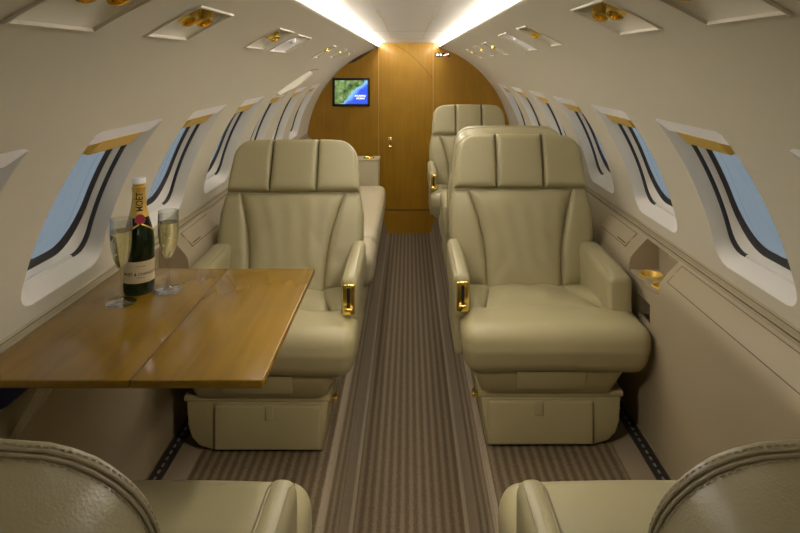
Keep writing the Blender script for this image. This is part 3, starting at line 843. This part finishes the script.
    mb = MB(out); mb.soft((-.297, .02, .486), (.034, .022, .026), .007, n=2, m=3); mb.build('lever_knob', M['gold'], lv)
    return t

PI = math.pi
make_seat('cream leather armchair facing aft on the right, nearest the gold cup holders', (.478, 2.145, .004), 0, 1, 15, ub=.014, yb=.43, cx0=.016)
make_seat('cream leather armchair facing aft on the left behind the wood table', (-.505, 2.115, .004), 0, -1, 24, ub=-.008, yb=.40)
make_seat('cream leather armchair in the right foreground, seen from behind its stitched backrest', (.488, 1.185, .004), PI, -1, 12, yb=.60, cx0=-.028, hb=.012, hp=.008, ws=1.065, ah=-.035, ax=.042, z0=.016)
make_seat('cream leather armchair in the left foreground, back of it nearest the wood table', (-.496, 1.185, .004), PI, 1, 12, yb=.60, cx0=.028, hb=.012, hp=.008, ws=1.065, ah=-.035, ax=.042, z0=.016)
make_seat('cream leather armchair on the right with its back against the first aft facing chair', (.515, 3.66, .004), PI, -1, 12, ub=.0, yb=.42, hb=-.012)
make_seat('cream leather armchair farthest forward, in front of the wood bulkhead on the right', (.485, 4.24, .004), 0, 1, 12, ub=-.012, yb=.43, hb=-.012)

# ------------------------------------------------------------------ couch and end console
co = empty('side_couch', (0, 0, .004)); tag(co, 'tan leather side couch along the left wall behind the armchair', 'couch')
mb = MB(); mb.box((-.84, 2.98, 0), (-.25, 4.70, .26), .01, 2); mb.build('couch_base', M['cushion_tan'], co)
for a, b in ((2.96, 3.305), (3.31, 4.70)):
    mb = MB(); mb.soft((-.51, (a + b) / 2, .335), (.66, b - a, .17), .05, n=8, puff=(.004, .004, .012), m=4); mb.build('seat_cushion', M['cushion_tan'], co)
    mb = MB(); mb.soft((-.775, (a + b) / 2, .56), (.13, b - a, .32), .045, n=6, puff=(.01, .004, .004), m=4); mb.build('back_cushion', M['cushion_tan'], co)
ec_ = empty('end_console', (-.44, 4.83, .004)); tag(ec_, 'tan end console with gold cup holders between couch and bulkhead', 'console')
mb = MB(); mb.box((-.20, -.09, 0), (.20, .09, .60), .012, 3); mb.build('console_body', M['cushion_tan'], ec_)
mb = MB(); mb.box((-.205, -.095, .60), (.205, .095, .612), .004, 2); mb.build('console_top', M['rail'], ec_)
for x in (-.04, .12):
    mb = MB(); mb.lathe([(.045, .0), (.046, .008), (.040, .012), (.036, .006), (.03, .004)], (x, -.03, .612), n=24, cap=False); mb.build('cup_holder', M['gold'], ec_)

# ------------------------------------------------------------------ table
tb = empty('folding_table', (-.60, 1.565, .72)); tag(tb, 'glossy golden wood folding table drawn out from the left sidewall', 'table')
T0 = Vector((-.60, 1.565, .72))
for nm, x0, x1 in (('table_leaf', -.916, -.5750), ('table_leaf', -.5740, -.300)):
    mb = MB(); mb.soft(((x0 + x1) / 2 + .60, .006, -.009), (x1 - x0, .675, .018), .003, n=2, m=3)
    mb.build(nm, M['table'], tb)
mb = MB(); mb.box((-.5762 + .60, -.330, -.016), (-.5728 + .60, .342, .0004), .0005, 1); mb.build('hinge', M['woodseam'], tb)
mb = MB()
mb.prism([(-.775 + .6, -.019), (-.748 + .6, -.019), (-.828 + .6, -.142), (-.845 + .6, -.142)], -.30, -.265, r=.003)
mb.build('support_arm', M['lower'], tb)['label'] = 'tan support arm'
mb = MB(); mb.prism([(-.90 + .6, -.019), (-.79 + .6, -.019), (-.835 + .6, -.062), (-.855 + .6, -.072)], -.32, .2, r=.003); mb.build('support_pocket', M['navy'], tb)['label'] = 'dark navy pocket'

# ------------------------------------------------------------------ champagne
TZ = .7202
bo = empty('champagne_bottle', (-.772, 1.715, TZ)); tag(bo, 'dark green champagne bottle with gold foil neck standing on the table', 'bottle')
body = [(.001, .010), (.026, .004), (.034, .0), (.039, .001), (.0412, .006), (.0415, .02), (.0415, .142), (.0408, .155), (.038, .172), (.033, .192), (.027, .212), (.022, .230), (.0185, .250), (.0165, .270), (.0155, .29), (.0150, .304), (.001, .304)]
mb = MB(); mb.lathe(body, n=48); mb.build('bottle_glass', M['bottle'], bo)
def brad(z):
    for (r0, z0), (r1, z1) in zip(body[3:-2], body[4:-1]):
        if z0 <= z <= z1: return r0 + (r1 - r0) * (z - z0) / (z1 - z0)
    return .0155
zs = [.216, .218, .23, .24, .25, .26, .27, .28, .288, .290, .296, .300]
mb = MB(); mb.lathe([(brad(z) + (.0015 if z < .289 else .0032), z) for z in zs] + [(.0150, .303), (.0172, .306), (.0172, .3095)] + [(.010, .3095)], n=40, cap=False); fo = mb.build('foil_neck', M['foil'], bo)
mb = MB(); mb.lathe([(.001, .309), (.0178, .309), (.0185, .311), (.0185, .3215), (.0165, .3252), (.010, .326), (.001, .326)], n=32); mb.build('bottle_cap', M['cork'], bo)
FA = math.atan2(-1.715, .772) + .12      # label faces the viewer
def wrap(r_of, z0, ang=0, rot=False, k=1.0):
    def tf(p):
        x, y = (p[0], p[1]) if not rot else (-p[1], p[0] * .74)
        z = z0 + y; r = r_of(z); a = FA + ang + x / r
        return (r * math.cos(a), r * math.sin(a), z)
    return tf
mb = MB()
mb.grid(lambda u, w: ((.0418) * math.cos(FA - 1.35 + 2.7 * u), .0418 * math.sin(FA - 1.35 + 2.7 * u), .036 + .060 * w), 32, 2)
lb = mb.build('paper_label', M['label'], bo)
mb = MB()
text_mb(mb, 'MOËT & CHANDON', .0112, wrap(lambda z: .0421, .061), .00025); text_mb(mb, 'IMPERIAL', .0055, wrap(lambda z: .0421, .0515))
text_mb(mb, 'CHAMPAGNE', .0045, wrap(lambda z: .0421, .083))
mb.build('label_lettering', M['ink'], lb)
mb = MB(); text_mb(mb, 'MOËT', .0265, wrap(lambda z: brad(z) + .0022, .259, rot=True), .0002)
mb.build('neck_lettering', M['ink'], fo)
def ondisc(a, z, off): r = brad(z) + off; return (r * math.cos(a), r * math.sin(a), z)
mb = MB()
r0 = brad(.216)
ring_o = [ondisc(FA + .0135 * math.cos(i * PI / 12) / r0, .2125 + .0135 * math.sin(i * PI / 12), .0012) for i in range(24)]
ring_i = [ondisc(FA + .0120 * math.cos(i * PI / 12) / r0, .2125 + .0120 * math.sin(i * PI / 12), .0032) for i in range(24)]
mb.loops([ring_o, ring_i], cap1=True); mb.build('seal', M['red'], bo)['label'] = 'round red seal'
mb = MB()
for s in (-1, 1):
    mb.tube([ondisc(FA + s * (.1 + 1.5 * t), .199 - .03 * t + .0 , .0012) for t in [i / 14 for i in range(15)]], .0022, 6)
mb.build('neck_band', M['foil'], bo)['label'] = 'gold band crossing below the seal'

def flute(loc, label, fill):
    t = empty('champagne_flute', loc); tag(t, label, 'glass', 'champagne flutes on the table')
    o_ = [(.0385, .0), (.0390, .0015), (.037, .003), (.022, .0055), (.010, .009), (.0052, .016), (.0040, .03), (.0038, .055), (.0042, .075), (.0060, .088), (.0115, .100), (.0190, .118), (.0250, .140), (.0280, .165), (.0288, .19), (.0280, .2295)]
    i_ = [(.0268, .2295), (.0276, .19), (.0268, .165), (.0238, .140), (.0178, .118), (.0103, .102), (.004, .095), (.0005, .093)]
    mb = MB(); mb.lathe([(.0005, .0)] + o_ + i_, n=40, cap=True); mb.build('glass_body', M['glass'], t)
    def ir(z):
        q_ = i_[::-1]
        for (a, b), (c, d) in zip(q_[:-1], q_[1:]):
            if b <= z <= d: return a + (c - a) * (z - b) / (d - b)
    zz = [.0945, .097, .102, .110, .118, .129, .140, .152, .165, .178, .19, fill]
    mb = MB(); mb.lathe([(.0005, .0938)] + [(ir(z) + .0003, z) for z in zz] + [(.0005, fill)], n=40); mb.build('champagne', M['wine'], t)
flute((-.783, 1.632, TZ), 'filled champagne flute standing left of the bottle, nearer the viewer', .197)
flute((-.690, 1.720, TZ), 'filled champagne flute standing right of the bottle, near the table edge', .197)

# ------------------------------------------------------------------ light, sky, camera
def reading_or_fill_lamp(p, aim, e, ang=95):  # unseen spots added as warm fill on seat and drawer fronts
    l = bpy.data.lights.new('reading_or_fill_lamp', 'SPOT'); l.energy = e; l.color = (1, .84, .62); l.spot_size = R_(ang); l.spot_blend = 1; l.shadow_soft_size = .05
    o = bpy.data.objects.new('reading_or_fill_lamp', l); C.objects.link(o); o.location = p
    o.rotation_euler = (Vector(aim) - Vector(p)).to_track_quat('-Z', 'Y').to_euler()
for sd in (-1, 1):
    reading_or_fill_lamp((sd * .42, .80, 1.42), (-sd * .50, 2.06, .0), 21, 42)
    reading_or_fill_lamp((sd * .42, 1.94, 1.42), (sd * .10, 2.0, 0), 1.5, 120)

w = bpy.data.worlds.new('sky'); S.world = w; w.use_nodes = True
w.node_tree.nodes['Background'].inputs['Color'].default_value = (.135, .163, .186, 1)
w.node_tree.nodes['Background'].inputs['Strength'].default_value = 1.0
cam = bpy.data.cameras.new('camera'); co_ = bpy.data.objects.new('camera', cam); C.objects.link(co_)
co_.location = (0, 0, 1.37); co_.rotation_euler = (PI / 2, 0, 0)
cam.sensor_width = 36; cam.lens = 27.0; cam.shift_x = -9 / 800; cam.shift_y = -(266.5 - 64) / 800
cam.clip_start = .02
S.camera = co_
S.view_settings.view_transform = 'Standard'; S.view_settings.look = 'None'; S.view_settings.gamma = 1; S.view_settings.exposure = .68
S.view_settings.use_curve_mapping = False
S.cycles.max_bounces = 12; S.cycles.diffuse_bounces = 6; S.cycles.transmission_bounces = 12; S.cycles.transparent_max_bounces = 12
